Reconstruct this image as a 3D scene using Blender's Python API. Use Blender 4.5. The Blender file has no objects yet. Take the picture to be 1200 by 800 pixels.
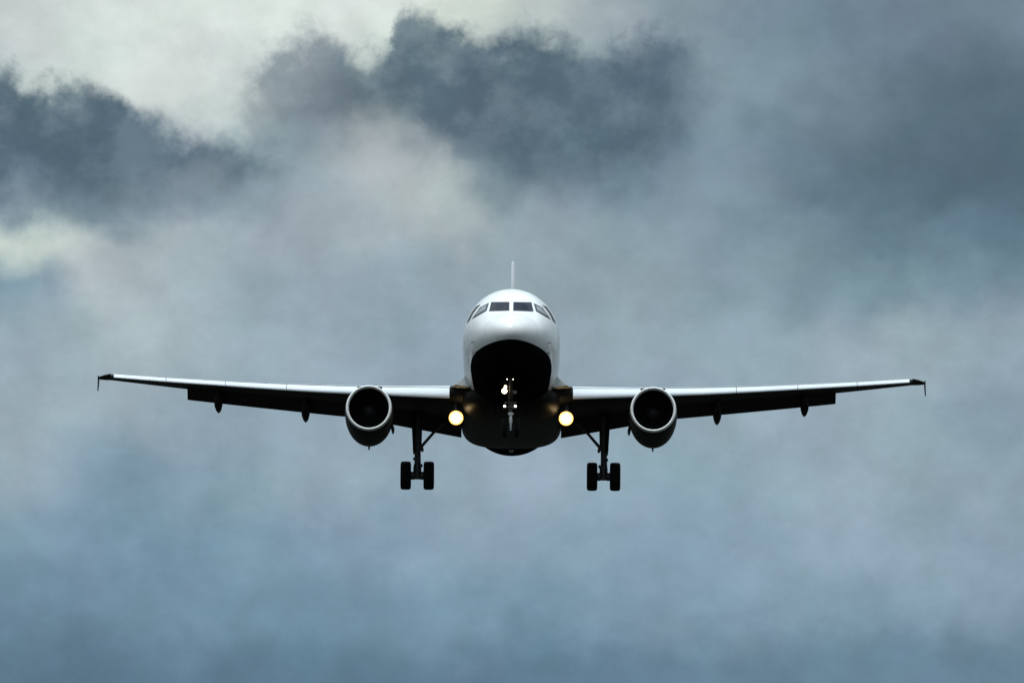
import bpy, bmesh, math, random
from mathutils import Vector, Matrix
from mathutils.bvhtree import BVHTree
R = math.radians
random.seed(7)
scene = bpy.context.scene
COL = scene.collection

# ------------------------------------------------------------------ camera
F_PX = 17540.0                    # focal length in photo pixels (1200 px wide frame)
DIST, ELEV = 600.0, R(5.0)
CAM_H = 1.7
cam = bpy.data.cameras.new("camera")
cam.sensor_width = 36.0
cam.lens = F_PX / 1200.0 * 36.0
cam.clip_start = 1.0
cam.clip_end = 60000.0
camera = bpy.data.objects.new("camera", cam)
COL.objects.link(camera)
camera.location = (0, 0, CAM_H)
CAM_EL = ELEV - (400 - 371.5) / F_PX
camera.rotation_euler = (math.pi / 2 + CAM_EL, 0, 0)
scene.camera = camera

scene.view_settings.view_transform = 'Standard'
scene.view_settings.look = 'None'
scene.view_settings.exposure = 0.0
scene.view_settings.gamma = 1.0
scene.view_settings.use_curve_mapping = False
scene.render.engine = 'CYCLES'
scene.cycles.use_denoising = True
scene.cycles.max_bounces = 8

# ------------------------------------------------------------------ world
SUN_EL, SUN_AZ = R(58), R(188)   # azimuth measured clockwise from +Y: sun high behind the camera
world = bpy.data.worlds.new("World")
scene.world = world
world.use_nodes = True
NT = world.node_tree
NT.nodes.clear()


def lin(c):
    def f(v):
        v /= 255.0
        return v / 12.92 if v <= 0.04045 else ((v + 0.055) / 1.055) ** 2.4
    return tuple(f(v) for v in c)


def plug(sock, v):
    if isinstance(v, bpy.types.NodeSocket):
        NT.links.new(v, sock)
    else:
        sock.default_value = v


def M(op, a, b=None, c=None, clamp=False):
    n = NT.nodes.new('ShaderNodeMath')
    n.operation = op
    n.use_clamp = clamp
    plug(n.inputs[0], a)
    if b is not None:
        plug(n.inputs[1], b)
    if c is not None:
        plug(n.inputs[2], c)
    return n.outputs[0]


def MR(v, a, b, lo=0.0, hi=1.0):          # smoothstep map
    n = NT.nodes.new('ShaderNodeMapRange')
    n.interpolation_type = 'SMOOTHSTEP'
    plug(n.inputs[0], v)
    n.inputs[1].default_value = a
    n.inputs[2].default_value = b
    n.inputs[3].default_value = lo
    n.inputs[4].default_value = hi
    return n.outputs[0]


def XYZ(x, y, z):
    n = NT.nodes.new('ShaderNodeCombineXYZ')
    plug(n.inputs[0], x), plug(n.inputs[1], y), plug(n.inputs[2], z)
    return n.outputs[0]


def NOISE(vec, scale, detail, rough, off=(0, 0, 0)):
    mp = NT.nodes.new('ShaderNodeMapping')
    mp.inputs['Location'].default_value = off
    NT.links.new(vec, mp.inputs[0])
    n = NT.nodes.new('ShaderNodeTexNoise')
    n.inputs['Scale'].default_value = scale
    n.inputs['Detail'].default_value = detail
    n.inputs['Roughness'].default_value = rough
    NT.links.new(mp.outputs[0], n.inputs['Vector'])
    return n


def MIXC(f, a, b):
    n = NT.nodes.new('ShaderNodeMix')
    n.data_type = 'RGBA'
    plug(n.inputs[0], f)
    for s, v in ((n.inputs[6], a), (n.inputs[7], b)):
        if isinstance(v, tuple):
            v = tuple(v) + (1,) if len(v) == 3 else v
        plug(s, v)
    return n.outputs[2]


def FCURVE(v, pts, vmax):                # piecewise curve of pixel units 0..1200 -> 0..vmax
    n = NT.nodes.new('ShaderNodeFloatCurve')
    c = n.mapping.curves[0]
    while len(c.points) > 2:
        c.points.remove(c.points[1])
    p = [(x / 1200.0, y / vmax) for x, y in pts]
    c.points[0].location = p[0]
    c.points[1].location = p[-1]
    for q in p[1:-1]:
        c.points.new(*q)
    for q in c.points:
        q.handle_type = 'AUTO'
    n.mapping.update()
    plug(n.inputs[1], M('DIVIDE', v, 1200.0, clamp=True))
    return M('MULTIPLY', n.outputs[0], vmax)


def RAMP(v, stops, tint=(1, 1, 1)):
    n = NT.nodes.new('ShaderNodeValToRGB')
    cr = n.color_ramp
    cr.interpolation = 'EASE'
    st = [(x / 1200.0, lin(tuple(v * t for v, t in zip(c, tint)))) for x, c in stops]
    cr.elements[0].position, cr.elements[0].color = st[0][0], (*st[0][1], 1)
    cr.elements[1].position, cr.elements[1].color = st[-1][0], (*st[-1][1], 1)
    for x, c in st[1:-1]:
        e = cr.elements.new(x)
        e.color = (*c, 1)
    plug(n.inputs[0], M('DIVIDE', v, 1200.0, clamp=True))
    return n.outputs[0]


tc = NT.nodes.new('ShaderNodeTexCoord')
DIR = tc.outputs['Generated']
sep = NT.nodes.new('ShaderNodeSeparateXYZ')
NT.links.new(DIR, sep.inputs[0])
az = M('ARCTAN2', sep.outputs[0], sep.outputs[1])
el = M('ARCSINE', sep.outputs[2])
# cloud-bank coordinates: a fixed patch of the sky, 1200 x 800 units about azimuth 0, elevation 4.8 deg
U0 = M('MULTIPLY_ADD', az, F_PX, 600.0)
V0 = M('MULTIPLY_ADD', M('SUBTRACT', el, CAM_EL), -F_PX, 400.0)
P = XYZ(M('DIVIDE', U0, 100.0), M('DIVIDE', V0, 100.0), 0.0)
w1 = NT.nodes.new('ShaderNodeSeparateColor')
NT.links.new(NOISE(P, 0.75, 2.0, 0.5, (3.1, 7.7, 1.0)).outputs['Color'], w1.inputs[0])
w2 = NT.nodes.new('ShaderNodeSeparateColor')
NT.links.new(NOISE(P, 2.1, 7.0, 0.55, (13.1, 2.7, 4.0)).outputs['Color'], w2.inputs[0])


def warp(base, a, b, ch):
    t = M('MULTIPLY_ADD', M('SUBTRACT', w1.outputs[ch], 0.5), a, base)
    return M('MULTIPLY_ADD', M('SUBTRACT', w2.outputs[ch], 0.5), b, t)


U = warp(U0, 110.0, 60.0, 0)
V = warp(V0, 90.0, 60.0, 1)
Uf = warp(U0, 26.0, 62.0, 0)             # gently warped, for cloud edges
Vf = warp(V0, 22.0, 66.0, 1)

ROWS = [
    (10, [(0, (186, 193, 192)), (110, (200, 208, 205)), (260, (208, 215, 211)), (400, (206, 214, 209)), (540, (208, 216, 208)),
          (620, (178, 188, 187)), (700, (152, 165, 170)), (800, (130, 147, 156)), (900, (113, 132, 146)), (1010, (106, 125, 140)), (1190, (108, 126, 140))]),
    (110, [(0, (178, 187, 188)), (90, (200, 208, 205)), (190, (206, 213, 209)), (330, (184, 193, 194)), (440, (196, 205, 202)),
           (600, (160, 172, 175)), (700, (138, 153, 161)), (820, (126, 144, 155)), (900, (121, 140, 152)), (1000, (108, 126, 139)), (1080, (86, 105, 118)), (1190, (83, 101, 114))]),
    (185, [(0, (120, 138, 150)), (120, (128, 146, 156)), (230, (138, 152, 161)), (330, (142, 156, 164)), (470, (168, 177, 179)),
           (600, (124, 141, 153)), (720, (112, 131, 145)), (850, (116, 135, 148)), (930, (103, 123, 136)), (1040, (84, 104, 117)), (1190, (80, 100, 114))]),
    (232, [(0, (132, 148, 158)), (90, (120, 138, 150)), (200, (126, 143, 154)), (320, (136, 151, 161)), (400, (150, 163, 171)), (500, (172, 180, 181)),
           (590, (136, 152, 162)), (720, (120, 138, 151)), (850, (120, 139, 151)), (960, (92, 112, 126)), (1080, (81, 102, 116)), (1190, (82, 103, 118))]),
    (275, [(0, (190, 199, 194)), (70, (187, 196, 193)), (150, (160, 171, 177)), (300, (152, 164, 173)), (440, (158, 169, 176)), (545, (166, 176, 179)),
           (620, (142, 157, 166)), (750, (131, 148, 159)), (900, (115, 135, 148)), (1040, (98, 119, 134)), (1190, (92, 114, 130))]),
    (330, [(0, (126, 147, 162)), (40, (132, 151, 164)), (110, (169, 179, 184)), (220, (155, 167, 175)), (320, (144, 159, 170)), (450, (140, 156, 167)),
           (550, (142, 157, 166)), (700, (142, 157, 165)), (850, (128, 147, 158)), (1000, (117, 139, 151)), (1190, (108, 131, 145))]),
    (400, [(0, (144, 159, 168)), (150, (164, 175, 180)), (300, (150, 165, 174)), (500, (141, 156, 168)), (700, (144, 159, 168)), (880, (140, 157, 167)),
           (1050, (150, 164, 172)), (1190, (140, 156, 166))]),
    (490, [(0, (152, 166, 173)), (120, (150, 164, 172)), (260, (138, 155, 166)), (420, (142, 158, 169)), (700, (144, 160, 172)), (1000, (146, 162, 172)), (1190, (132, 150, 162))]),
    (560, [(0, (144, 160, 169)), (140, (124, 147, 162)), (250, (128, 149, 163)), (370, (141, 158, 169)), (600, (146, 161, 175)), (800, (135, 155, 167)), (1000, (146, 162, 173)), (1190, (141, 158, 170))]),
    (640, [(0, (128, 149, 164)), (200, (117, 141, 157)), (400, (131, 151, 166)), (600, (140, 157, 171)), (800, (134, 154, 168)), (1000, (146, 161, 173)), (1190, (140, 156, 168))]),
    (705, [(0, (112, 135, 152)), (200, (114, 137, 154)), (400, (116, 139, 156)), (600, (122, 144, 160)), (800, (128, 148, 163)), (1000, (133, 152, 166)), (1190, (134, 152, 165))]),
    (790, [(0, (92, 115, 132)), (300, (95, 119, 136)), (600, (98, 122, 140)), (900, (105, 128, 144)), (1190, (105, 127, 143))]),
]
TEAL = (0.980, 1.000, 1.006)                # lower cloud is slightly bluer
sky_c = RAMP(U, ROWS[0][1])
for (va, ra), (vb, rb) in zip(ROWS[:-1], ROWS[1:]):
    sky_c = MIXC(MR(V, va, vb), sky_c, RAMP(U, rb, (.940, .982, 1.0) if vb > 600 else TEAL if vb > 350 else (.994, 1.001, 1.0)))


ragged = NOISE(P, 3.6, 8.0, 0.66, (8.0, 17.0, 3.0)).outputs['Fac']


def bank(top, bot, vmax=400.0, edge=34.0, soft=80.0):
    """mask of a dark cloud: ragged crisp upper edge, slowly fading base"""
    t = FCURVE(Uf, top, vmax)
    b = FCURVE(U, bot, vmax)
    up = MR(M('MULTIPLY_ADD', M('SUBTRACT', ragged, 0.5), 62.0, M('SUBTRACT', Vf, t)), -edge * 0.35, edge)
    n = NT.nodes.new('ShaderNodeMapRange')
    n.interpolation_type = 'SMOOTHSTEP'
    plug(n.inputs[0], M('SUBTRACT', b, V))
    n.inputs[1].default_value = -soft * 0.5
    n.inputs[2].default_value = soft * 0.5
    return M('MULTIPLY', up, n.outputs[0])


left_bank = bank([(0, 66), (16, 80), (38, 97), (70, 90), (110, 92), (150, 112), (190, 142), (235, 158), (300, 166), (345, 190), (380, 260), (1200, 380)],
                 [(0, 226), (120, 222), (230, 204), (330, 205), (380, 190), (430, 120), (1200, 20)], soft=70)
mid_bank = bank([(0, 390), (230, 320), (258, 150), (280, 88), (322, 50), (365, 28), (398, 42), (425, 64), (448, 54), (464, 14), (480, 0), (505, 4), (535, 24),
                 (570, 38), (620, 28), (660, 38), (688, 56), (715, 44), (750, 32), (795, 26), (830, 50), (880, 110), (960, 240), (1200, 390)],
                [(0, 20), (230, 60), (290, 150), (350, 178), (415, 172), (455, 152), (490, 158), (540, 205), (620, 215), (720, 205), (800, 185), (860, 130), (1200, 20)], soft=95)
# wisps: thin pale and dark variation inside the banks
wisp = MR(NOISE(P, 1.5, 8.0, 0.6, (1.3, 9.2, 2.0)).outputs['Fac'], 0.36, 0.66)
dark_c = MIXC(wisp, lin((74, 93, 107)), lin((90, 109, 122)))
sky_c = MIXC(M('MULTIPLY', left_bank, MR(wisp, 0.0, 1.6, 0.99, 0.86)), sky_c, dark_c)
# the middle bank thins towards its left end
thin = M('MULTIPLY', MR(Uf, 270.0, 480.0, 0.60, 0.97), MR(Uf, 770.0, 868.0, 1.0, 0.0))
sky_c = MIXC(M('MULTIPLY', mid_bank, M('MULTIPLY', thin, MR(wisp, 0.0, 1.5, 1.0, 0.88))), sky_c, dark_c)
# fine broken texture of the whole overcast
tex = NOISE(P, 1.1, 9.0, 0.58, (21.0, 5.0, 6.0)).outputs['Fac']
gain = MR(tex, 0.25, 0.75, 1.0, 1.235)
vm = NT.nodes.new('ShaderNodeVectorMath')
vm.operation = 'SCALE'
NT.links.new(sky_c, vm.inputs[0])
plug(vm.inputs['Scale'], gain)
sky_c = vm.outputs[0]

# streaky small-scale mottling and a slow drift between teal and violet grey
PS = XYZ(M('DIVIDE', U0, 48.0), M('DIVIDE', V0, 36.0), 0.0)
mot = NOISE(PS, 1.0, 8.0, 0.68, (2.0, 31.0, 8.0)).outputs['Fac']
vm2 = NT.nodes.new('ShaderNodeVectorMath')
vm2.operation = 'SCALE'
NT.links.new(sky_c, vm2.inputs[0])
plug(vm2.inputs['Scale'], MR(mot, 0.25, 0.75, 0.955, 1.045))
hue = NOISE(P, 0.9, 5.0, 0.55, (41.0, 3.0, 12.0)).outputs['Fac']
tintc = MIXC(MR(hue, 0.38, 0.62), (0.972, 1.004, 0.990), (1.012, 0.996, 1.016))
vm3 = NT.nodes.new('ShaderNodeVectorMath')
vm3.operation = 'MULTIPLY'
NT.links.new(vm2.outputs[0], vm3.inputs[0])
NT.links.new(tintc, vm3.inputs[1])
sky_c = vm3.outputs[0]

# rest of the dome: plain broken overcast, dark towards the horizon and bright overhead
gen = NOISE(DIR, 3.2, 8.0, 0.6, (4.0, 4.0, 2.0)).outputs['Fac']
gen_c = MIXC(MR(gen, 0.35, 0.65), lin((92, 110, 125)), lin((168, 180, 186)))
gv = NT.nodes.new('ShaderNodeVectorMath')
gv.operation = 'SCALE'
NT.links.new(gen_c, gv.inputs[0])
plug(gv.inputs['Scale'], MR(el, R(10), R(60), 1.25, 4.7))
far_u = MR(M('ABSOLUTE', M('SUBTRACT', U0, 600.0)), 800.0, 1900.0)
far_v = MR(M('SUBTRACT', 400.0, V0), 600.0, 1600.0)
outside = M('MAXIMUM', far_u, far_v)
cloud_c = MIXC(outside, sky_c, gv.outputs[0])

sky = NT.nodes.new('ShaderNodeTexSky')
sky.sky_type = 'NISHITA'
sky.sun_disc = False
sky.sun_elevation = SUN_EL
sky.sun_rotation = SUN_AZ
sky.air_density = 1.0
sky.dust_density = 2.0
bg_sky = NT.nodes.new('ShaderNodeBackground')
NT.links.new(sky.outputs[0], bg_sky.inputs[0])
bg_sky.inputs[1].default_value = 0.08
bg_cloud = NT.nodes.new('ShaderNodeBackground')
plug(bg_cloud.inputs[0], cloud_c)
bg_cloud.inputs[1].default_value = 1.0
mixs = NT.nodes.new('ShaderNodeMixShader')
mixs.inputs[0].default_value = 0.97      # almost closed cloud cover over the clear sky
NT.links.new(bg_sky.outputs[0], mixs.inputs[1])
NT.links.new(bg_cloud.outputs[0], mixs.inputs[2])
wo = NT.nodes.new('ShaderNodeOutputWorld')
NT.links.new(mixs.outputs[0], wo.inputs[0])

sun = bpy.data.lights.new("sun", 'SUN')
sun.energy = 1.5
sun.angle = R(14)
sun.color = (1.0, 0.97, 0.93)
sun_o = bpy.data.objects.new("sun", sun)
COL.objects.link(sun_o)
sd = Vector((math.sin(SUN_AZ) * math.cos(SUN_EL), math.cos(SUN_AZ) * math.cos(SUN_EL), math.sin(SUN_EL)))
sun_o.rotation_euler = (-sd).to_track_quat('-Z', 'Y').to_euler()


# ------------------------------------------------------------------ materials
def mat(name, col, rough=0.4, metal=0.0, var=0.0, vscale=1.5, coat=0.0, emit=None, estr=0.0, spec=0.5, stretch=(1, 1, 1), bump=0.0):
    m = bpy.data.materials.new(name)
    m.use_nodes = True
    t = m.node_tree
    b = t.nodes['Principled BSDF']
    b.inputs['Base Color'].default_value = (*col, 1)
    b.inputs['Roughness'].default_value = rough
    b.inputs['Metallic'].default_value = metal
    b.inputs['Coat Weight'].default_value = coat
    b.inputs['Coat Roughness'].default_value = 0.12
    b.inputs['Specular IOR Level'].default_value = spec
    if emit:
        b.inputs['Emission Color'].default_value = (*emit, 1)
        b.inputs['Emission Strength'].default_value = estr
    if var or bump:
        co = t.nodes.new('ShaderNodeTexCoord')
        mp = t.nodes.new('ShaderNodeMapping')
        mp.inputs['Scale'].default_value = stretch
        t.links.new(co.outputs['Object'], mp.inputs[0])
        n = t.nodes.new('ShaderNodeTexNoise')
        n.inputs['Scale'].default_value = vscale
        n.inputs['Detail'].default_value = 7
        n.inputs['Roughness'].default_value = 0.6
        t.links.new(mp.outputs[0], n.inputs['Vector'])
        r = t.nodes.new('ShaderNodeValToRGB')
        r.color_ramp.elements[0].position = 0.3
        r.color_ramp.elements[1].position = 0.7
        lo, hi = [max(0, c * (1 - var)) for c in col], [min(1, c * (1 + var)) for c in col]
        r.color_ramp.elements[0].color = (*lo, 1)
        r.color_ramp.elements[1].color = (*hi, 1)
        t.links.new(n.outputs['Fac'], r.inputs[0])
        t.links.new(r.outputs[0], b.inputs['Base Color'])
        mr = t.nodes.new('ShaderNodeMapRange')
        mr.inputs[3].default_value = max(0.02, rough - 0.08)
        mr.inputs[4].default_value = rough + 0.1
        t.links.new(n.outputs['Fac'], mr.inputs[0])
        t.links.new(mr.outputs[0], b.inputs['Roughness'])
        if bump:
            bp = t.nodes.new('ShaderNodeBump')
            bp.inputs['Strength'].default_value = bump
            bp.inputs['Distance'].default_value = 0.02
            t.links.new(n.outputs['Fac'], bp.inputs['Height'])
            t.links.new(bp.outputs[0], b.inputs['Normal'])
    return m


MAT = dict(
    white=mat('white_paint', (0.78, 0.79, 0.77), 0.34, var=0.10, vscale=1.1, coat=0.3, stretch=(1, 0.35, 1)),
    fin=mat('matt_white_paint', (0.82, 0.83, 0.83), 0.75, spec=0.02, var=0.03, vscale=1.0),
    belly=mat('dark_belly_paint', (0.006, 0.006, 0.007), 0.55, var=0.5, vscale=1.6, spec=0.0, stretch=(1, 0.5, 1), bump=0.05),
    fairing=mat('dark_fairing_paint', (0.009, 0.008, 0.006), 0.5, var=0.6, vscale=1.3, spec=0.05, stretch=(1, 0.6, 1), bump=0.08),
    under=mat('shaded_wing_paint', (0.011, 0.010, 0.009), 0.6, spec=0.08, var=0.4, vscale=1.0, stretch=(1.4, 0.4, 1)),  # shade under the wing is put into this dark base colour
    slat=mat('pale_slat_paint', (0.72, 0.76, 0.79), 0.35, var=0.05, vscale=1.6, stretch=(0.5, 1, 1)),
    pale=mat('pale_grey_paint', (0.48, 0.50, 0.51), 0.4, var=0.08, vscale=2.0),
    flap=mat('shaded_flap_paint', (0.012, 0.011, 0.010), 0.6, spec=0.15, var=0.4, vscale=0.9, stretch=(1.5, 0.5, 1)),  # base colour darkened to stand for the shaded flap undersides
    lip=mat('polished_inlet_metal', (0.86, 0.86, 0.84), 0.35, coat=0.4, var=0.05, vscale=3.0),
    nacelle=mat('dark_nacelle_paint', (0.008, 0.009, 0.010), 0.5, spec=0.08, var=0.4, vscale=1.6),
    duct=mat('dark_duct_lining', (0.006, 0.0065, 0.007), 0.7, spec=0.1, var=0.3, vscale=5.0),
    fan=mat('dark_fan_metal', (0.010, 0.010, 0.011), 0.7, spec=0.1, var=0.2, vscale=6.0),
    spinner=mat('spinner_paint', (0.03, 0.03, 0.032), 0.5, spec=0.3, var=0.2, vscale=5.0),
    rubber=mat('tyre_rubber', (0.007, 0.007, 0.0075), 0.85, spec=0.1, var=0.3, vscale=9.0),
    rim=mat('wheel_rim_metal', (0.10, 0.10, 0.10), 0.5, metal=0.5, var=0.25, vscale=8.0),
    gear=mat('dark_gear_metal', (0.035, 0.035, 0.035), 0.5, metal=0.2, var=0.3, vscale=8.0),
    chrome=mat('oleo_chrome', (0.88, 0.89, 0.89), 0.3, metal=0.1, var=0.05, vscale=8.0),
    glass_l=mat('windshield_glass', (0.010, 0.013, 0.024), 0.10, var=0.3, vscale=3.0, spec=0.06),
    glass_s=mat('side_window_glass', (0.20, 0.23, 0.235), 0.10, var=0.3, vscale=3.0, spec=0.6),  # pale base colour stands in for sky reflected in the panes
    seal=mat('window_seal', (0.05, 0.055, 0.06), 0.6, var=0.2, vscale=6.0),
    mark=mat('probe_metal', (0.12, 0.12, 0.11), 0.5, metal=0.4, var=0.2, vscale=9.0),
    lens_dim=mat('unlit_lamp_glass', (0.35, 0.33, 0.30), 0.12, metal=0.7, var=0.1, vscale=9.0),
    lamp=mat('landing_lamp_glass', (0.9, 0.85, 0.7), 0.2, emit=(1.0, 0.80, 0.42), estr=9.0),
    lamp_white=mat('gear_lamp_glass', (0.9, 0.88, 0.8), 0.2, emit=(1.0, 0.90, 0.74), estr=7.0),
    lamp_warm=mat('takeoff_lamp_glass', (0.9, 0.85, 0.7), 0.2, emit=(1.0, 0.82, 0.52), estr=6.0),
    halo_inner=mat('amber_halo_inner', (0.85, 0.55, 0.20), 0.35, emit=(1.0, .55, .14), estr=1.9),  # amber emission stands in for the inner halo of the landing lamp
    halo_outer=mat('amber_halo_outer', (0.8, 0.5, 0.2), 0.35, emit=(1.0, .36, .04), estr=0.45),  # fainter amber emission, painted outer halo of the landing lamp
)


# ------------------------------------------------------------------ mesh helpers
def link(name, bm, mats, parent=None, smooth=True, angle=38, normals=True):
    if normals:
        bmesh.ops.recalc_face_normals(bm, faces=bm.faces)
    me = bpy.data.meshes.new(name)
    bm.to_mesh(me)
    bm.free()
    for m in (mats if isinstance(mats, (list, tuple)) else [mats]):
        me.materials.append(m)
    if smooth:
        me.polygons.foreach_set('use_smooth', [True] * len(me.polygons))
        me.set_sharp_from_angle(angle=R(angle))
    o = bpy.data.objects.new(name, me)
    COL.objects.link(o)
    if parent:
        o.parent = parent
        if parent.type == 'EMPTY':
            o.location = -BASE
    return o


def loft(bm, rings, cap=True, closed=True, mi=0):
    vs = [[bm.verts.new(p) for p in r] for r in rings]
    n = len(rings[0])
    for a, b in zip(vs[:-1], vs[1:]):
        for i in range(n if closed else n - 1):
            j = (i + 1) % n
            try:
                f = bm.faces.new((a[i], a[j], b[j], b[i]))
                f.material_index = mi
            except ValueError:
                pass
    if cap and closed:
        for r in (vs[0], vs[-1]):
            f = bm.faces.new(r)
            f.material_index = mi
    return vs


def frame_of(d):
    d = d.normalized()
    up = Vector((0, 0, 1)) if abs(d.z) < 0.9 else Vector((0, 1, 0))
    a = d.cross(up).normalized()
    return a, a.cross(d).normalized()


def tube(bm, pts, rad, seg=14, mi=0, sq=(1, 1)):
    pts = [Vector(p) for p in pts]
    if not isinstance(rad, (list, tuple)):
        rad = [rad] * len(pts)
    rings = []
    a, b = frame_of(pts[-1] - pts[0])
    for p, r in zip(pts, rad):
        rings.append([p + a * (r * sq[0] * math.cos(2 * math.pi * k / seg)) + b * (r * sq[1] * math.sin(2 * math.pi * k / seg)) for k in range(seg)])
    loft(bm, rings, mi=mi)


def box(bm, c, size, mi=0, bev=0.0, rot=None):
    r = bmesh.ops.create_cube(bm, size=1.0)
    vs = r['verts']
    bmesh.ops.scale(bm, vec=size, verts=vs)
    if bev:
        es = list({e for v in vs for e in v.link_edges})
        g = bmesh.ops.bevel(bm, geom=es, offset=bev, segments=2, affect='EDGES')
        vs = list({v for f in g['faces'] for v in f.verts} | {v for v in vs if v.is_valid})
    if rot:
        bmesh.ops.rotate(bm, cent=(0, 0, 0), matrix=rot, verts=vs)
    bmesh.ops.translate(bm, vec=c, verts=vs)


def lathe_x(bm, prof, c, seg=40, mi=0):     # profile (x, r) about an axis along X
    rings = []
    for x, r in prof:
        rings.append([(c[0] + x, c[1] + r * math.cos(2 * math.pi * k / seg), c[2] + r * math.sin(2 * math.pi * k / seg)) for k in range(seg)])
    loft(bm, rings, mi=mi)


def lathe_y(bm, prof, c, seg=48, mi=0, cap=True):   # profile (s, r) about an axis along Y
    rings = []
    for s, r in prof:
        rings.append([(c[0] + r * math.cos(2 * math.pi * k / seg), c[1] + s, c[2] + r * math.sin(2 * math.pi * k / seg)) for k in range(seg)])
    loft(bm, rings, cap=cap, mi=mi)


def pchip(xs, ys):
    n = len(xs)
    h = [xs[i + 1] - xs[i] for i in range(n - 1)]
    d = [(ys[i + 1] - ys[i]) / h[i] for i in range(n - 1)]
    m = [d[0]] + [0 if d[i - 1] * d[i] <= 0 else 3 * (h[i - 1] + h[i]) / ((2 * h[i] + h[i - 1]) / d[i - 1] + (h[i] + 2 * h[i - 1]) / d[i]) for i in range(1, n - 1)] + [d[-1]]

    def f(x):
        if x <= xs[0]:
            return ys[0]
        if x >= xs[-1]:
            return ys[-1]
        i = max(k for k in range(n - 1) if xs[k] <= x)
        t = (x - xs[i]) / h[i]
        return ((1 + 2 * t) * (1 - t) ** 2 * ys[i] + t * (1 - t) ** 2 * h[i] * m[i] + t * t * (3 - 2 * t) * ys[i + 1] + t * t * (t - 1) * h[i] * m[i + 1])
    return f


# ------------------------------------------------------------------ ground
bm = bmesh.new()
bmesh.ops.create_grid(bm, x_segments=40, y_segments=40, size=20000)
ground = link('ground', bm, mat('grass_field', (0.013, 0.015, 0.008), 0.95, var=0.5, vscale=0.02), smooth=False)
ground['kind'] = 'structure'

# ------------------------------------------------------------------ the airliner
# aircraft coordinates: x to the right of the picture, s (=Y) aft from the nose, z up from the fuselage axis
BASE = Vector((0, 17.7, -4.5))
PITCH, ROLL, YAW = R(3.75), R(0.37), R(-0.05)
air = bpy.data.objects.new('airliner', None)
COL.objects.link(air)
air.empty_display_size = 3
rotm = Matrix.Rotation(YAW, 4, 'Z') @ Matrix.Rotation(-PITCH, 4, 'X') @ Matrix.Rotation(ROLL, 4, 'Y')
nose = Vector((-0.035, DIST * math.cos(ELEV), CAM_H + DIST * math.sin(ELEV)))
air.matrix_world = Matrix.Translation(nose) @ rotm @ Matrix.Translation(BASE)
air['label'] = 'white twin-engine jet airliner with dark belly, flying head-on with wheels down and landing lights lit'
air['category'] = 'airliner'

# ---- fuselage
ST = [0, .03, .1, .3, .6, 1.0, 1.5, 2.0, 2.4, 3.0, 3.6, 4.5, 5.5, 6.5, 7.5, 24, 27, 30, 33, 36, 37.57]
ZT = [-.50, -.36, -.25, -.08, .10, .26, .44, .74, 1.00, 1.34, 1.58, 1.83, 1.98, 2.05, 2.07, 2.07, 2.07, 2.07, 2.0, 1.75, 1.35]
ZB = [-.50, -.64, -.75, -.92, -1.08, -1.24, -1.41, -1.55, -1.64, -1.76, -1.85, -1.95, -2.02, -2.06, -2.07, -1.98, -1.72, -1.1, -.25, .6, 1.0]
HW = [0.0, .17, .31, .54, .75, .97, 1.19, 1.37, 1.49, 1.64, 1.75, 1.86, 1.93, 1.965, 1.975, 1.975, 1.85, 1.5, 1.0, .48, .12]
ZC = [-.50, -.50, -.49, -.47, -.44, -.40, -.35, -.30, -.26, -.20, -.15, -.09, -.03, 0, 0, 0, .08, .35, .75, 1.15, 1.2]
TT = [math.sqrt(s) for s in ST]
fZT, fZB, fHW, fZC = pchip(TT, ZT), pchip(TT, ZB), pchip(TT, HW), pchip(TT, ZC)


def fus_ring(s, seg=96, grow=0.0):
    t = math.sqrt(max(s, 0))
    zt, zb, hw, zc = fZT(t), fZB(t), fHW(t), fZC(t)
    ring = []
    for k in range(seg):
        a = 2 * math.pi * k / seg
        c, sn = math.cos(a), math.sin(a)
        ring.append(Vector(((hw + grow) * c, s, zc + ((zt - zc if sn > 0 else zc - zb) + grow) * sn)))
    return ring


stations = [(i / 40 * math.sqrt(8)) ** 2 for i in range(1, 41)] + [8 + i * .8 for i in range(1, 20)] + [23.5 + i * .6 for i in range(24)] + [37.57]
bm = bmesh.new()
rs = [fus_ring(s) for s in stations]
vs = loft(bm, rs, cap=True)
tipv = bm.verts.new((0, 0, -.5))
front = [f for f in bm.faces if len(f.verts) > 4 and f.calc_center_median().y < 1]
bmesh.ops.delete(bm, geom=front, context='FACES_ONLY')
for i in range(96):
    bm.faces.new((vs[0][i], vs[0][(i + 1) % 96], tipv))
bmesh.ops.recalc_face_normals(bm, faces=bm.faces)
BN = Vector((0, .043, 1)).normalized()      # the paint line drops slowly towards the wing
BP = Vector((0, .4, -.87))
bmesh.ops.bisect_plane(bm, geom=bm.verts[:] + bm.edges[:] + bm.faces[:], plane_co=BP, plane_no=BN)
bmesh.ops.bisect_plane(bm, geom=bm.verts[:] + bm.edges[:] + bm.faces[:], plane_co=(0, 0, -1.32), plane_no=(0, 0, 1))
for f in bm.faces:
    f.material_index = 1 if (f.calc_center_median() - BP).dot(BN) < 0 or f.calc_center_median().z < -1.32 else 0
bvh = BVHTree.FromBMesh(bm)
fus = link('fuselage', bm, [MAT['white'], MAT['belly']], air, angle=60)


def cast(p, d):
    h = bvh.ray_cast(Vector(p), Vector(d).normalized())
    return h[0], h[1]


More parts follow.
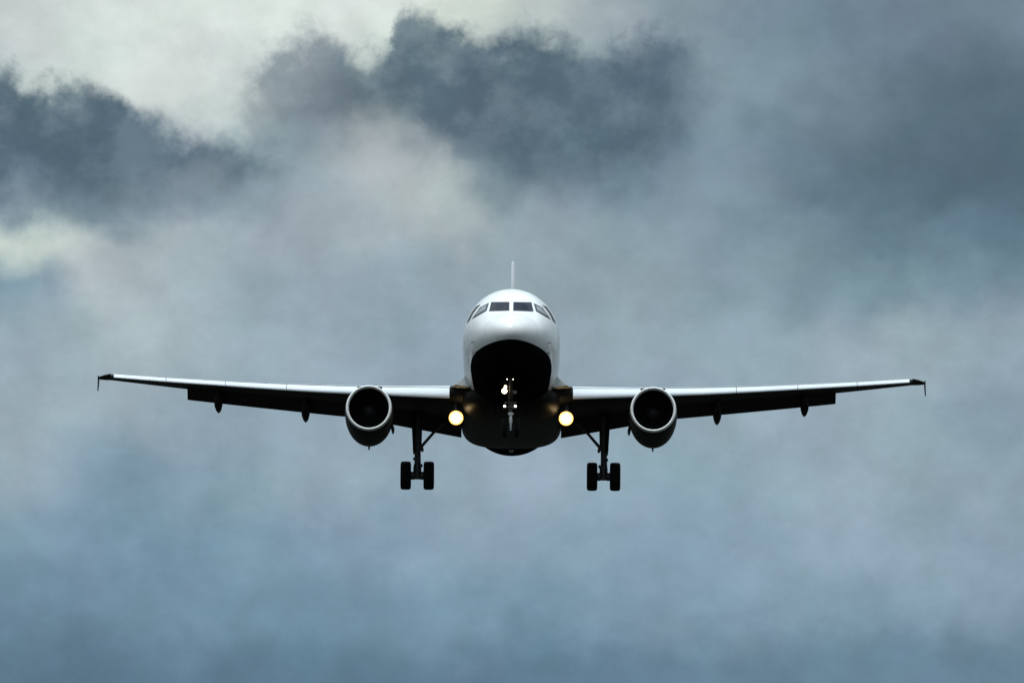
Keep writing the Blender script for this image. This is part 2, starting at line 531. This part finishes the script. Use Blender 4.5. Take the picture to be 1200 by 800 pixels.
def patch(name, poly, project, m, parent, lift=0.006, thick=0.012, n=8, mirror=False):
    """a thin curved pane following the skin: poly is 4 corners (a,b) bilinear, project maps (a,b) to the skin"""
    bm = bmesh.new()
    top, bot = [], []
    for i in range(n + 1):
        rt, rb = [], []
        for j in range(n + 1):
            u, v = i / n, j / n
            # rounded corners
            a = (poly[0][0] * (1 - u) + poly[1][0] * u) * (1 - v) + (poly[3][0] * (1 - u) + poly[2][0] * u) * v
            b = (poly[0][1] * (1 - u) + poly[1][1] * u) * (1 - v) + (poly[3][1] * (1 - u) + poly[2][1] * u) * v
            co, no = project(a, b)
            if mirror:
                co, no = Vector((-co.x, co.y, co.z)), Vector((-no.x, no.y, no.z))
            rt.append(bm.verts.new(co + no * (lift + thick)))
            rb.append(bm.verts.new(co - no * 0.02))
        top.append(rt), bot.append(rb)
    for i in range(n):
        for j in range(n):
            bm.faces.new((top[i][j], top[i + 1][j], top[i + 1][j + 1], top[i][j + 1]))
    for i in range(n):
        for (x0, x1) in (((i, 0), (i + 1, 0)), ((i, n), (i + 1, n)), ((0, i), (0, i + 1)), ((n, i), (n, i + 1))):
            bm.faces.new((top[x0[0]][x0[1]], top[x1[0]][x1[1]], bot[x1[0]][x1[1]], bot[x0[0]][x0[1]]))
    return link(name, bm, m, parent)


def from_front(x, z):
    return cast((x, -5, z), (0, 1, 0))


def from_side(s, z):
    return cast((8, s, z), (-1, 0, 0))


TAN = math.tan(R(8.75))


def from_view(a, b):                         # a, b: front-view offsets in units of 1/28.9 m, seen 8.75 deg from below
    x, z = (a - 599.6) / 29.15, (371.8 - b) / 29.15
    return cast((x, -5, z - 5 * TAN), (0, 1, TAN))


FRONT_PANE = [(597.2, 354.2), (576.2, 354.4), (573.8, 365.0), (597.4, 364.2)]
SIDE_PANE = [(573.2, 355.4), (563.2, 360.6), (553.8, 374.2), (570.6, 364.6)]
for mir in (False, True):
    w = patch('windshield_pane', FRONT_PANE, from_view, MAT['glass_l'], fus, mirror=mir)
    w['label'] = 'dark front windshield pane'
    w = patch('window_frame', SIDE_PANE, from_view, MAT['seal'], fus, mirror=mir)
    w = patch('side_window', [(570.9, 358.0), (564.2, 361.6), (557.2, 370.8), (569.4, 363.4)], from_view, MAT['glass_s'], fus, lift=.012, mirror=mir)
    w['label'] = 'sloping cockpit side window with a painted pale reflection'
    w = patch('rear_cockpit_window', [(3.70, .46), (4.40, .42), (4.15, 1.06), (3.55, 1.04)], from_side, MAT['seal'], fus, mirror=mir)
# radome seam: a thin raised joint round the nose
bm = bmesh.new()
loft(bm, [fus_ring(1.16, grow=-.004), fus_ring(1.165, grow=.003), fus_ring(1.185, grow=.003), fus_ring(1.19, grow=-.004)], cap=False)
bmesh.ops.delete(bm, geom=[f for f in bm.faces if f.calc_center_median().z < -.86], context='FACES')
link('radome_seam', bm, MAT['pale'], fus)
# small things on the skin of the nose
for sx in (-1, 1):
    for (s, z, ln) in ((2.6, -.62, .17), (3.1, -.95, .13)):
        co, no = from_side(s, z)
        co = Vector((sx * co.x, co.y, co.z))
        no = Vector((sx * no.x, no.y, no.z))
        bm = bmesh.new()
        tube(bm, [co - no * .02, co + no * .09, co + no * .12 + Vector((0, -ln, 0))], [.022, .02, .012], 8)
        link('pitot_probe', bm, MAT['mark'], fus)
    # forward door outline: thin seal frame round a plain door panel
    for (a0, a1, b0, b1) in ((4.95, 5.0, -.95, .95), (5.80, 5.85, -.95, .95)):
        patch('door_seal', [(a0, b0), (a1, b0), (a1, b1), (a0, b1)], from_side, MAT['seal'], fus, lift=.001, thick=.004, n=6, mirror=sx < 0)
for (s, h, l) in ((8.5, .32, .4), (13.0, .28, .35)):
    bm = bmesh.new()
    loft(bm, [[(-.02, s, 2.03), (.02, s + .1, 2.03), (.02, s + l, 2.03), (-.02, s + l, 2.03)],
              [(-.01, s + .2, 2.05 + h), (.01, s + .22, 2.05 + h), (.01, s + l, 2.05 + h), (-.01, s + l, 2.05 + h)]])
    link('antenna', bm, MAT['white'], fus, smooth=False)

# cabin windows down both sides (small oval panes)
# ---- belly fairing
bm = bmesh.new()
FS = [10.4, 10.9, 11.6, 12.6, 14, 16, 18, 19.5, 20.6, 21.3, 22.2, 23.2]
FW = [1.0, 1.45, 1.80, 2.0, 2.08, 2.1, 2.1, 2.08, 2.03, 1.95, 1.75, 1.30]
FB = [-2.0, -2.12, -2.25, -2.34, -2.39, -2.41, -2.40, -2.36, -2.30, -2.23, -2.1, -1.9]
fW, fB = pchip(FS, FW), pchip(FS, FB)
rings = []
for i in range(49):
    s = 10.4 + i / 48 * 12.8
    w_, b_ = fW(s), fB(s)
    ring = []
    for k in range(40):
        a = 2 * math.pi * k / 40
        c, sn = math.cos(a), math.sin(a)
        e = 2 / 3.2 if sn < 0 else 1.0
        ring.append((w_ * math.copysign(abs(c) ** e, c), s, -1.35 + (abs(b_ + 1.35) if sn < 0 else .30) * math.copysign(abs(sn) ** e, sn)))
    rings.append(ring)
loft(bm, rings)
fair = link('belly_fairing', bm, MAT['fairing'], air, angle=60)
# panel seams and drain masts under the belly
for (x, s, l) in ((-.55, 19.6, .14), (.2, 16.2, .10)):
    bm = bmesh.new()
    z = fB(s) if s < 22 else -2.07
    tube(bm, [(x, s, z + .05), (x, s + .03, z - l)], [.05, .025], 10, sq=(.5, 1))
    link('drain_mast', bm, MAT['gear'], fair)
# beacon lamp under the rear belly
bm = bmesh.new()
bmesh.ops.create_uvsphere(bm, u_segments=16, v_segments=10, radius=.09)
bmesh.ops.translate(bm, vec=(0, 21.4, -2.3), verts=bm.verts)
link('belly_beacon', bm, MAT['lens_dim'], fair)

# ---- wings
W_ROOT, W_KINK, W_TIP = 1.9, 6.4, 16.60


def le_s(x):
    return 12.3 + (x - 2.0) * .52


def te_s(x):
    return 18.45 if x < W_KINK else 18.45 + (x - W_KINK) * (21.45 - 18.45) / (16.85 - W_KINK)


WZ = pchip([1.5, 2.5, 6, 10, 14, 17], [-1.26, -1.17, -.82, -.36, .17, .61])


def w_chord(x):
    return te_s(x) - le_s(x)


def w_inc(x):
    return R(3.4) * (1 - (x - 2) / 15 * .8)


def af(t, th):                               # half thickness of the section at chord fraction t
    return 5 * th * (.2969 * math.sqrt(t) - .126 * t - .3516 * t * t + .2843 * t ** 3 - .1036 * t ** 4)


def cam_line(t):
    return .018 * 4 * t * (1 - t) * (0.6 + .8 * t)


def w_th(x):
    return .152 - .04 * min(1, (x - 2) / 8)


def wp(x, t, side, off=(0, 0)):
    """point on the wing section; side +1 upper, -1 lower, 0 on the camber line"""
    c = w_chord(x)
    s = t * c + off[0]
    z = (cam_line(t) + side * af(t, w_th(x))) * c + off[1]
    i = w_inc(x)
    return Vector((x, le_s(x) + s * math.cos(i) + z * math.sin(i), WZ(x) + z * math.cos(i) - s * math.sin(i)))


def wing_ring(x, tmax, n=18, t0=0.0):
    tt = [t0 + (tmax - t0) * (1 - math.cos(math.pi * k / n)) / 2 for k in range(n + 1)]
    up = [wp(x, t, 1) for t in reversed(tt)]
    lo = [wp(x, t, -1) for t in (tt if t0 else tt[1:])]
    return up + lo


def mx(pts, sx):
    return [Vector((sx * p.x, p.y, p.z)) for p in pts]


SLATS = [(2.53, 5.30), (6.32, 9.245), (9.265, 11.79), (11.81, 14.27), (14.29, 16.47)]


def slat_ring(x):
    c = w_chord(x)
    k = max(2.55, min(c, 3.5))
    q = k / c
    th = w_th(x)
    a = R(20)
    te = .13
    outer = [(t * k, cam_line(t * q) * c + af(t * q, th) * c) for t in reversed([.0, .004, .012, .025, .05, .08, .105, te])]
    outer += [(t * k, cam_line(t * q) * c - af(t * q, th) * c) for t in [.003, .006, .009]]
    inner = [(.040 * k, .008 * k), (.07 * k, .022 * k), (.10 * k, .036 * k)]
    ps, pz = te * k, af(te * q, th) * c + cam_line(te * q) * c
    # trailing edge comes to rest on the upper skin further forward
    rt = .085 * q
    fs, fz = rt * c, af(rt, th) * c + cam_line(rt) * c + .004
    pts = []
    for s, z in outer + inner:
        ds, dz = s - ps, z - pz
        s2, z2 = fs + ds * math.cos(a) - dz * math.sin(a), fz + ds * math.sin(a) + dz * math.cos(a)
        i = w_inc(x)
        pts.append(Vector((x, le_s(x) + s2 * math.cos(i) + z2 * math.sin(i), WZ(x) + z2 * math.cos(i) - s2 * math.sin(i))))
    return pts


def flap_ring(x, n=14):
    c = w_chord(x)
    fc = (1.34 - (x - 2) * .40 / 4.4 if x < W_KINK else .94 - (x - W_KINK) * .12 / 7)     # flap chord
    a = R(30)
    h = wp(x, .76, -1)
    o = Vector((x, h.y + .03 * c, h.z - .01 + .012 * c))
    up, lo = [], []
    for k in range(n + 1):
        t = (1 - math.cos(math.pi * k / n)) / 2
        y = af(t, .14) * fc
        for lst, z in ((up, y + .03 * fc * 4 * t * (1 - t)), (lo, -y * .7 + .03 * fc * 4 * t * (1 - t))):
            s = t * fc
            lst.append(Vector((x, o.y + s * math.cos(a) + z * math.sin(a), o.z - s * math.sin(a) + z * math.cos(a))))
    return list(reversed(up)) + lo[1:]


def make_side(sx):
    FLAP_END = 13.43
    bm = bmesh.new()
    def cut(x):                              # fixed nose set back behind the slats
        return .062 * max(2.55, min(w_chord(x), 3.5)) / w_chord(x)
    loft(bm, [mx(wing_ring(x, .80), sx) for x in (1.0, 1.6, 2.1, 2.50)])
    loft(bm, [mx(wing_ring(x, .80, t0=cut(x)), sx) for x in (2.502, 3.0, 3.6, 4.6, 5.5, 6.4, 7.5, 9, 10.5, 12, FLAP_END)])
    loft(bm, [mx(wing_ring(x, .985, t0=cut(x)), sx) for x in (FLAP_END + .002, 14, 15, 16, 16.478)])
    loft(bm, [mx(wing_ring(x, .985), sx) for x in (16.48, W_TIP)])
    bmesh.ops.recalc_face_normals(bm, faces=bm.faces)
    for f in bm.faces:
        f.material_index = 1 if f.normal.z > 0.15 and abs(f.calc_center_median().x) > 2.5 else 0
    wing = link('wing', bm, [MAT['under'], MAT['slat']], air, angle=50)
    for a, b in SLATS:
        bm = bmesh.new()
        n = 6
        loft(bm, [mx(slat_ring(a + (b - a) * i / n), sx) for i in range(n + 1)])
        bmesh.ops.recalc_face_normals(bm, faces=bm.faces)
        link('slat', bm, MAT['slat'], wing, angle=50)
    # flaps
    for a, b in ((2.05, 6.36), (6.42, FLAP_END)):
        bm = bmesh.new()
        n = 8
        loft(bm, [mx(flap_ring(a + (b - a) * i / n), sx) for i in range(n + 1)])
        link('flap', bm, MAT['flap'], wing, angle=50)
    # flap track fairings (canoe shaped)
    for x, ln in ((5.55, 2.6), (8.50, 2.9), (12.13, 2.5)):
        bm = bmesh.new()
        h = wp(x, .55, -1)
        fr = flap_ring(x)
        te = fr[0]
        pts = [h + Vector((0, -.2, .02)), h + Vector((0, .35, -.16)), h + Vector((0, .9, -.26)),
               te + Vector((0, -.35, -.12)), te + Vector((0, .15, -.24)), te + Vector((0, .45, -.33))]
        tube(bm, mx(pts, sx), [.03, .15, .21, .20, .13, .02], 16, sq=(.85, 1))
        link('flap_track_fairing', bm, MAT['flap'], wing, angle=70)
    # wing tip: dark lamp glass and the fence
    bm = bmesh.new()
    cap = []
    for x, sc in ((W_TIP + .001, 1.0), (W_TIP + .25, .80), (W_TIP + .45, .52), (W_TIP + .54, .25)):
        r = wing_ring(W_TIP, .985, 12)
        m = sum(r, Vector()) / len(r)
        cap.append(mx([Vector((x, m.y + (p.y - m.y) * sc + (x - W_TIP) * .6, m.z + (p.z - m.z) * sc)) for p in r], sx))
    loft(bm, cap)
    link('wingtip_cap', bm, MAT['under'], wing)
    bm = bmesh.new()
    rings = []
    for i in range(6):
        x = 16.485 + i / 5 * (W_TIP - 16.485)
        rings.append(mx([wp(x, t, sd, (-.02, 0)) + Vector((0, 0, .012 * sd)) for t, sd in ((.16, 1), (.10, 1), (.05, 1), (.015, 1), (0, 0), (.015, -1), (.05, -1), (.10, -1))], sx))
    loft(bm, rings)
    link('navigation_light', bm, MAT['glass_s'], wing)
    bm = bmesh.new()
    p = wp(W_TIP, .1, 0)
    X = 17.12
    outl = [(0, .0), (.95, .13), (1.42, .16), (1.58, .03), (1.62, -.15), (1.55, -.42), (1.15, -.46), (.60, -.20)]
    loft(bm, [mx([Vector((X + dx + (.05 if z > 0 else .10) * abs(z), p.y + .15 + s, p.z + z)) for s, z in outl], sx) for dx in (0, .028)])
    link('wingtip_fence', bm, MAT['nacelle'], wing, smooth=False)
    # wing root fillet
    bm = bmesh.new()
    n = 8
    rings = []
    for i in range(n + 1):
        s = 11.3 + i / n * 6.6
        z0 = -1.02 + min(1, i / 2) * .08
        w = .62 * math.sin(math.pi * min(1, .15 + i / n)) ** .6 if i < n else .05
        rings.append(mx([Vector((1.70, s, z0 + .50)), Vector((1.90 + w * .22, s, z0 + .20)), Vector((1.92 + w * .95, s, z0 - .03)), Vector((1.7, s, z0 - .12))], sx))
    loft(bm, rings)
    link('wing_root_fillet', bm, MAT['pale'], wing, angle=60)
    return wing


wings = {sx: make_side(sx) for sx in (-1, 1)}

# ---- engines
EX, ES, EZ = 5.80, 10.55, -2.13


def make_engine(sx):
    c = Vector((sx * EX, ES, EZ))
    seg = 64

    def ring(s, r, rb=None, dz=0.0):
        rb = rb or r
        out = []
        for k in range(seg):
            a = 2 * math.pi * k / seg
            rr = r if math.sin(a) > 0 else rb
            # keep the side width r, stretch only downwards
            out.append(Vector((c.x + r * math.cos(a), c.y + s, c.z + dz + rr * math.sin(a))))
        return out
    PO = [(.20, .940, .945), (.45, .962, 1.02), (.9, .980, 1.13), (1.5, .988, 1.23), (2.1, .985, 1.27), (2.8, .96, 1.21), (3.5, .90, 1.06), (4.2, .82, .88)]
    bm = bmesh.new()
    loft(bm, [ring(*p) for p in PO] + [ring(4.2, .79, .84), ring(3.8, .77, .80)], cap=False)
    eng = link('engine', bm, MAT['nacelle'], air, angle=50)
    # bright inlet lip
    bm = bmesh.new()
    LP = [(.201, .939), (.12, .930), (.05, .913), (.012, .895), (0, .878), (.012, .858), (.05, .836), (.12, .820), (.20, .812)]
    loft(bm, [ring(*p) for p in LP], cap=False)
    link('inlet_lip', bm, MAT['lip'], eng)
    # duct lining
    bm = bmesh.new()
    loft(bm, [ring(s, r) for s, r in ((.198, .812), (.5, .818), (.9, .85), (1.25, .86), (1.6, .86))], cap=False)
    link('inlet_duct', bm, MAT['duct'], eng)
    # fan
    bm = bmesh.new()
    for k in range(36):
        a0 = 2 * math.pi * k / 36
        rows = []
        for i in range(6):
            r = .26 + i / 5 * .585
            tw = R(35 + 30 * i / 5)
            ch = .22
            e = Vector((math.cos(a0), 0, math.sin(a0)))
            tang = Vector((-math.sin(a0), 0, math.cos(a0)))
            dvec = Vector((0, math.cos(tw), 0)) + tang * math.sin(tw)
            nrm = (tang * math.cos(tw) - Vector((0, math.sin(tw), 0))) * .008
            m = c + Vector((0, 1.30, 0)) + e * r
            rows.append([m - dvec * ch / 2 - nrm, m + dvec * ch / 2 - nrm, m + dvec * ch / 2 + nrm, m - dvec * ch / 2 + nrm])
        loft(bm, rows)
    lathe_y(bm, [(1.5, .86), (1.52, .3), (1.55, .05)], c, 48, cap=True)
    link('fan', bm, MAT['fan'], eng, angle=40)
    bm = bmesh.new()
    lathe_y(bm, [(.86, .01), (.90, .06), (1.0, .14), (1.12, .22), (1.24, .275), (1.34, .29)], c, 32)
    bm2 = bm
    link('spinner', bm2, MAT['spinner'], eng, angle=70)
    # exhaust core
    bm = bmesh.new()
    lathe_y(bm, [(3.7, .66), (4.4, .60), (5.2, .45), (5.25, .34), (5.7, .18), (6.1, .03)], c + Vector((0, 0, .05)), 40)
    link('exhaust_core', bm, MAT['fan'], eng, angle=40)
    # drain mast under the nacelle
    bm = bmesh.new()
    loft(bm, [[c + Vector((x * .05, 2.1 + s * .22, -1.24)) for x, s in ((-1, 0), (0, -1), (1, 0), (0, 1))],
              [c + Vector((x * .03, 2.24 + s * .12, -1.42)) for x, s in ((-1, 0), (0, -1), (1, 0), (0, 1))]])
    link('drain_mast', bm, MAT['gear'], eng, smooth=False)
    # strake on the inner side of the nacelle, low thrust-reverser hinge blister
    bm = bmesh.new()
    a = R(40)
    d = Vector((-sx * math.cos(a), 0, math.sin(a)))
    w = Vector((0, 0, .02))
    loft(bm, [[c + d * 1.0 + Vector((0, 1.0, 0)) + w * k + d * 0 for k in (-1, 1)] + [c + d * 1.0 + Vector((0, 2.1, 0)) + w * k for k in (1, -1)],
              [c + d * 1.16 + Vector((0, 1.7, 0)) + w * k * .5 for k in (-1, 1)] + [c + d * 1.16 + Vector((0, 2.1, 0)) + w * k * .5 for k in (1, -1)]])
    link('strake', bm, MAT['nacelle'], eng, smooth=False)
    bm = bmesh.new()
    p = c + Vector((-sx * .95, 2.5, -.52))
    tube(bm, [p + Vector((0, -.75, .05)), p + Vector((0, -.3, 0)), p + Vector((-sx * .02, .3, 0)), p + Vector((0, 1.0, .05))], [.02, .075, .08, .03], 14, sq=(.75, 2.2))
    link('hinge_blister', bm, MAT['nacelle'], eng, angle=70)
    # pylon
    bm = bmesh.new()
    rings = []
    for s, zt, zb, w_ in ((1.1, 1.00, .9, .03), (1.6, 1.10, .8, .12), (2.4, 1.20, .7, .19), (3.4, 1.28, .6, .22), (4.6, 1.30, .5, .22), (6.2, 1.1, .55, .18), (7.4, .98, .80, .05)):
        rings.append([c + Vector((w_ * x, s, z)) for x, z in ((-1, zb), (1, zb), (1, zt - .06), (.6, zt), (-.6, zt), (-1, zt - .06))])
    loft(bm, rings)
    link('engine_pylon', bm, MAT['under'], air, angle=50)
    return eng


for sx in (-1, 1):
    make_engine(sx)

# ---- tail
bm = bmesh.new()
rings = []
for z, s0, s1, th in ((1.8, 28.6, 35.0, .105), (2.6, 29.9, 35.4, .10), (5.5, 32.3, 36.1, .085), (7.60, 34.2, 36.7, .075), (7.72, 34.5, 36.7, .06)):
    n = 10
    ring = []
    for k in range(2 * n):
        t = k / n if k <= n else 2 - k / n
        w_ = th * 1.0 * (af(max(.0001, t), .5) / .25) * (1 if k <= n else -1)
        ring.append((w_, s0 + (s1 - s0) * t, z))
    rings.append(ring)
loft(bm, rings)
link('vertical_stabilizer', bm, MAT['fin'], air, angle=50)
for sx in (-1, 1):
    bm = bmesh.new()
    rings = []
    for x, s0, s1, z, th in ((.3, 31.2, 35.1, .70, .17), (1.2, 31.7, 35.2, .76, .15), (6.1, 34.6, 36.1, 1.18, .07), (6.22, 34.85, 36.1, 1.19, .03)):
        n = 10
        ring = []
        for k in range(2 * n):
            t = k / n if k <= n else 2 - k / n
            w_ = th * (af(max(.0001, t), .5) / .25) * (1 if k <= n else -1)
            ring.append((sx * x, s0 + (s1 - s0) * t, z + w_))
        rings.append(ring)
    loft(bm, rings)
    link('horizontal_stabilizer', bm, MAT['under'], air, angle=50)

# ---- main landing gear
TYRE = [(-.205, .30), (-.205, .43), (-.20, .50), (-.185, .545), (-.155, .572), (-.10, .583), (-.062, .585), (-.058, .577), (-.05, .577), (-.046, .586),
        (.046, .586), (.05, .577), (.058, .577), (.062, .585), (.10, .583), (.155, .572), (.185, .545), (.20, .50), (.205, .43), (.205, .30)]
RIM = [(-.10, .05), (-.12, .10), (-.17, .13), (-.19, .24), (-.195, .302), (.195, .302), (.19, .24), (.17, .13), (.12, .10), (.10, .05)]


def make_main_gear(sx):
    gx, gs, az_ = sx * (3.82 if sx > 0 else 3.86), 17.71, -3.90
    top = -1.25
    bm = bmesh.new()
    tube(bm, [(gx, gs - .05, top), (gx, gs - .02, -2.2), (gx, gs, -2.75)], [.20, .185, .17], 18)
    tube(bm, [(gx, gs, -2.74), (gx, gs, -2.82)], .20, 18)
    tube(bm, [(gx, gs, -2.80), (gx, gs, -3.45)], .125, 18)
    tube(bm, [(gx, gs, -3.44), (gx, gs, -3.62), (gx, gs, -4.04)], [.15, .17, .15], 18)
    tube(bm, [(gx - .46, gs, az_), (gx + .46, gs, az_)], .085, 14)
    for k in (-1, 1):
        tube(bm, [(gx + k * .12, gs, az_), (gx + k * .27, gs, az_)], .17, 18)
        tube(bm, [(gx + k * .27, gs, az_), (gx + k * .29, gs, az_)], .22, 18)
    gear = link('main_landing_gear', bm, MAT['gear'], air, angle=45)
    # torque links
    bm = bmesh.new()
    for z0, z1, y0, y1 in ((-2.85, -3.22, .15, .42), (-3.22, -3.62, .42, .15)):
        for k in (-.09, .09):
            tube(bm, [(gx + k, gs + y0, z0), (gx + k * .5, gs + y1, z1)], .035, 8)
    tube(bm, [(gx - .07, gs + .42, -3.22), (gx + .07, gs + .42, -3.22)], .045, 10)
    link('torque_link', bm, MAT['gear'], gear)
    # folding side brace towards the fuselage
    bm = bmesh.new()
    e = Vector((gx - sx * .16, gs - .04, -2.70))
    m = Vector((gx - sx * .72, gs - .06, -2.05))
    tube(bm, [e, m], [.065, .06], 12)
    tube(bm, [m + Vector((sx * .02, 0, -.03)), (gx - sx * 1.5, gs - .1, -1.3)], [.085, .085], 12)
    tube(bm, [e + Vector((sx * .14, 0, 0)), e + Vector((-sx * .06, 0, -.07)), ], [.09, .085], 10)
    box(bm, (gx - sx * .20, gs - .04, -2.83), (.12, .14, .16), bev=.02)
    link('side_brace', bm, MAT['gear'], gear)
    # hydraulic lines and small fittings
    bm = bmesh.new()
    for dx, dy in ((.13, -.12), (-.11, -.14)):
        tube(bm, [(gx + dx * .9, gs + dy, -1.9), (gx + dx * .9, gs + dy * 1.2, -2.8), (gx + dx * .95, gs + dy * 1.3, -3.3), (gx + dx, gs + dy, -3.75)], .02, 6)
    box(bm, (gx - sx * .17, gs - .12, -3.50), (.10, .12, .14), bev=.02)
    box(bm, (gx + sx * .15, gs - .10, -3.22), (.06, .10, .12), bev=.015)
    link('hydraulic_line', bm, MAT['gear'], gear)
    # leg door on the outer side
    bm = bmesh.new()
    x0 = gx + sx * .17
    pr = [(-.62, -1.35), (.50, -1.35), (.46, -2.35), (.30, -2.95), (-.05, -3.02), (-.35, -2.75), (-.55, -2.1)]
    rings = []
    for dx in (0, .10):
        rings.append([Vector((x0 + sx * (dx - .055 * (-1.35 - z)), gs + y, z)) for y, z in pr])
    loft(bm, rings)
    link('gear_door', bm, MAT['under'], gear, smooth=False)
    for k in (-1, 1):
        bm = bmesh.new()
        lathe_x(bm, [(x * 1.07, r) for x, r in TYRE], (gx + k * .475, gs, az_), 48)
        link('tyre', bm, MAT['rubber'], gear, angle=50)
        bm = bmesh.new()
        lathe_x(bm, RIM, (gx + k * .475, gs, az_), 32)
        link('wheel_rim', bm, MAT['rim'], gear, angle=40)


for sx in (-1, 1):
    make_main_gear(sx)


# ---- lamps
def make_lamp(name, c, r, m, parent, depth=.10, tilt=0.0, body=True, glow=None, label=None):
    c = Vector(c)
    if body:
        bm = bmesh.new()
        lathe_y(bm, [(-.02, r * 1.0), (-.03, r * 1.14), (.02, r * 1.18), (depth, r * .9), (depth * 1.5, r * .4)], c, 28)
        hous = link(name, bm, MAT['gear'], parent, angle=40)
    bm = bmesh.new()
    lathe_y(bm, [(-.032 - r * .28, r * .02), (-.032 - r * .24, r * .35), (-.032 - r * .14, r * .72), (-.032, r * .97)], c, 28)
    if parent.type == 'EMPTY':
        lens = link('lamp_lens', bm, m, hous, angle=60)
    else:
        lens = link(name if not body else 'lamp_lens', bm, m, parent, angle=60)
    if label:
        (hous if body else lens)['label'] = label
    if glow:
        L = bpy.data.lights.new('lamp_glow', 'POINT')
        L.energy, L.color, L.shadow_soft_size = glow[0], glow[1], .12
        lo = bpy.data.objects.new('lamp_glow', L)
        COL.objects.link(lo)
        lo.parent = lens
        lo.location = c + Vector((0, -.30, -.12))
    return lens


for sx in (-1, 1):
    p = Vector((sx * 2.25, 12.9, -2.20))
    lens = make_lamp('landing_light', p, .24, MAT['halo_inner'], air, depth=.20, glow=(6.0, (1.0, .58, .20)))
    lens.name = 'halo_bowl'  # glowing bowl added round the lens as its halo
    bm = bmesh.new()
    lathe_y(bm, [(-.21, .01), (-.205, .08), (-.17, .16), (-.12, .205), (-.06, .212), (.0, .17)], p, 28)
    link('lamp_lens', bm, MAT['lamp'], lens.parent, angle=60)
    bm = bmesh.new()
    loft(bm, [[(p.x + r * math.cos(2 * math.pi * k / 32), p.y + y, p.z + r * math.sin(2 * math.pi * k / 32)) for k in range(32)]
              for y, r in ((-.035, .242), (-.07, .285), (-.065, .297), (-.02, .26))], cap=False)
    link('halo_ring', bm, MAT['halo_outer'], lens.parent, angle=60)  # glowing ring added as the outer edge of the halo
    bm = bmesh.new()
    tube(bm, [p + Vector((0, .12, .05)), p + Vector((0, .35, .7))], [.10, .12], 12)
    link('lamp_arm', bm, MAT['gear'], lens.parent)

# ---- nose landing gear
ns, nz = 5.05, -3.74
bm = bmesh.new()
tube(bm, [(0, ns + .25, -1.8), (0, ns + .06, -2.86)], [.12, .11], 18)
tube(bm, [(0, ns + .03, -2.8), (0, ns, nz - .05)], .05, 12)
tube(bm, [(0, ns + .06, -2.84), (0, ns + .04, -2.98)], .13, 18)
tube(bm, [(-.30, ns, nz), (.30, ns, nz)], .06, 12)
tube(bm, [(-.26, ns - .05, -2.72), (.26, ns - .05, -2.72)], .04, 10)
tube(bm, [(0, ns + .1, -2.7), (0, ns - 1.15, -1.85)], [.06, .07], 12)
box(bm, (0, ns - .02, -2.92), (.26, .20, .12), bev=.03)
ng = link('nose_landing_gear', bm, MAT['gear'], air, angle=45)
bm = bmesh.new()
tube(bm, [(0, ns + .04, -2.98), (0, ns, -3.42)], .055, 18)
tube(bm, [(0, ns - .06, -3.40), (0, ns - .06, -3.86)], [.075, .035], 18)
link('oleo_piston', bm, MAT['chrome'], ng, angle=45)
bm = bmesh.new()
tube(bm, [(-.11, ns - .17, -3.20), (.11, ns - .17, -3.20)], .045, 14)
link('steering_actuator', bm, MAT['chrome'], ng)
sc = .66
for k in (-1, 1):
    bm = bmesh.new()
    lathe_x(bm, [(x * .52, r * sc) for x, r in TYRE], (k * .25, ns, nz), 40)
    link('tyre', bm, MAT['rubber'], ng, angle=50)
    bm = bmesh.new()
    lathe_x(bm, [(x * .50, r * sc) for x, r in RIM], (k * .25, ns, nz), 28)
    link('wheel_rim', bm, MAT['rim'], ng, angle=40)
    bm = bmesh.new()
    pr = [(4.3, -1.86), (6.3, -1.98), (6.2, -2.95), (5.8, -3.1), (4.7, -3.0), (4.35, -2.7)]
    loft(bm, [[Vector((k * (.50 + dx + .10 * (-1.9 - z)), s, z)) for s, z in pr] for dx in (0, .035)])
    link('nose_gear_door', bm, MAT['belly'], ng, smooth=False)
WARM = (1.0, .82, .55)
make_lamp('takeoff_lamp', (-.26, ns - .25, -2.28), .115, MAT['lamp_warm'], ng, body=False, glow=(0.6, WARM), label='lit take-off lamp')
make_lamp('upper_dot', (-.22, ns - .20, -2.10), .06, MAT['lamp_warm'], ng, body=False)  # small emissive disc just above the take-off lamp
make_lamp('taxi_lamp', (.16, ns - .25, -2.32), .10, MAT['lens_dim'], ng, body=False, label='unlit taxi lamp')
for k in (-1, 1):
    make_lamp('turnoff_lamp', (k * .215 - .03, ns - .2, -2.89), .048, MAT['lamp_white'], ng, body=False)
    make_lamp('belly_dot', (k * .12 - .03, 3.95, -1.93), .018, MAT['lamp_white'], ng, body=False)  # tiny emissive dots on the belly ahead of the nose gear
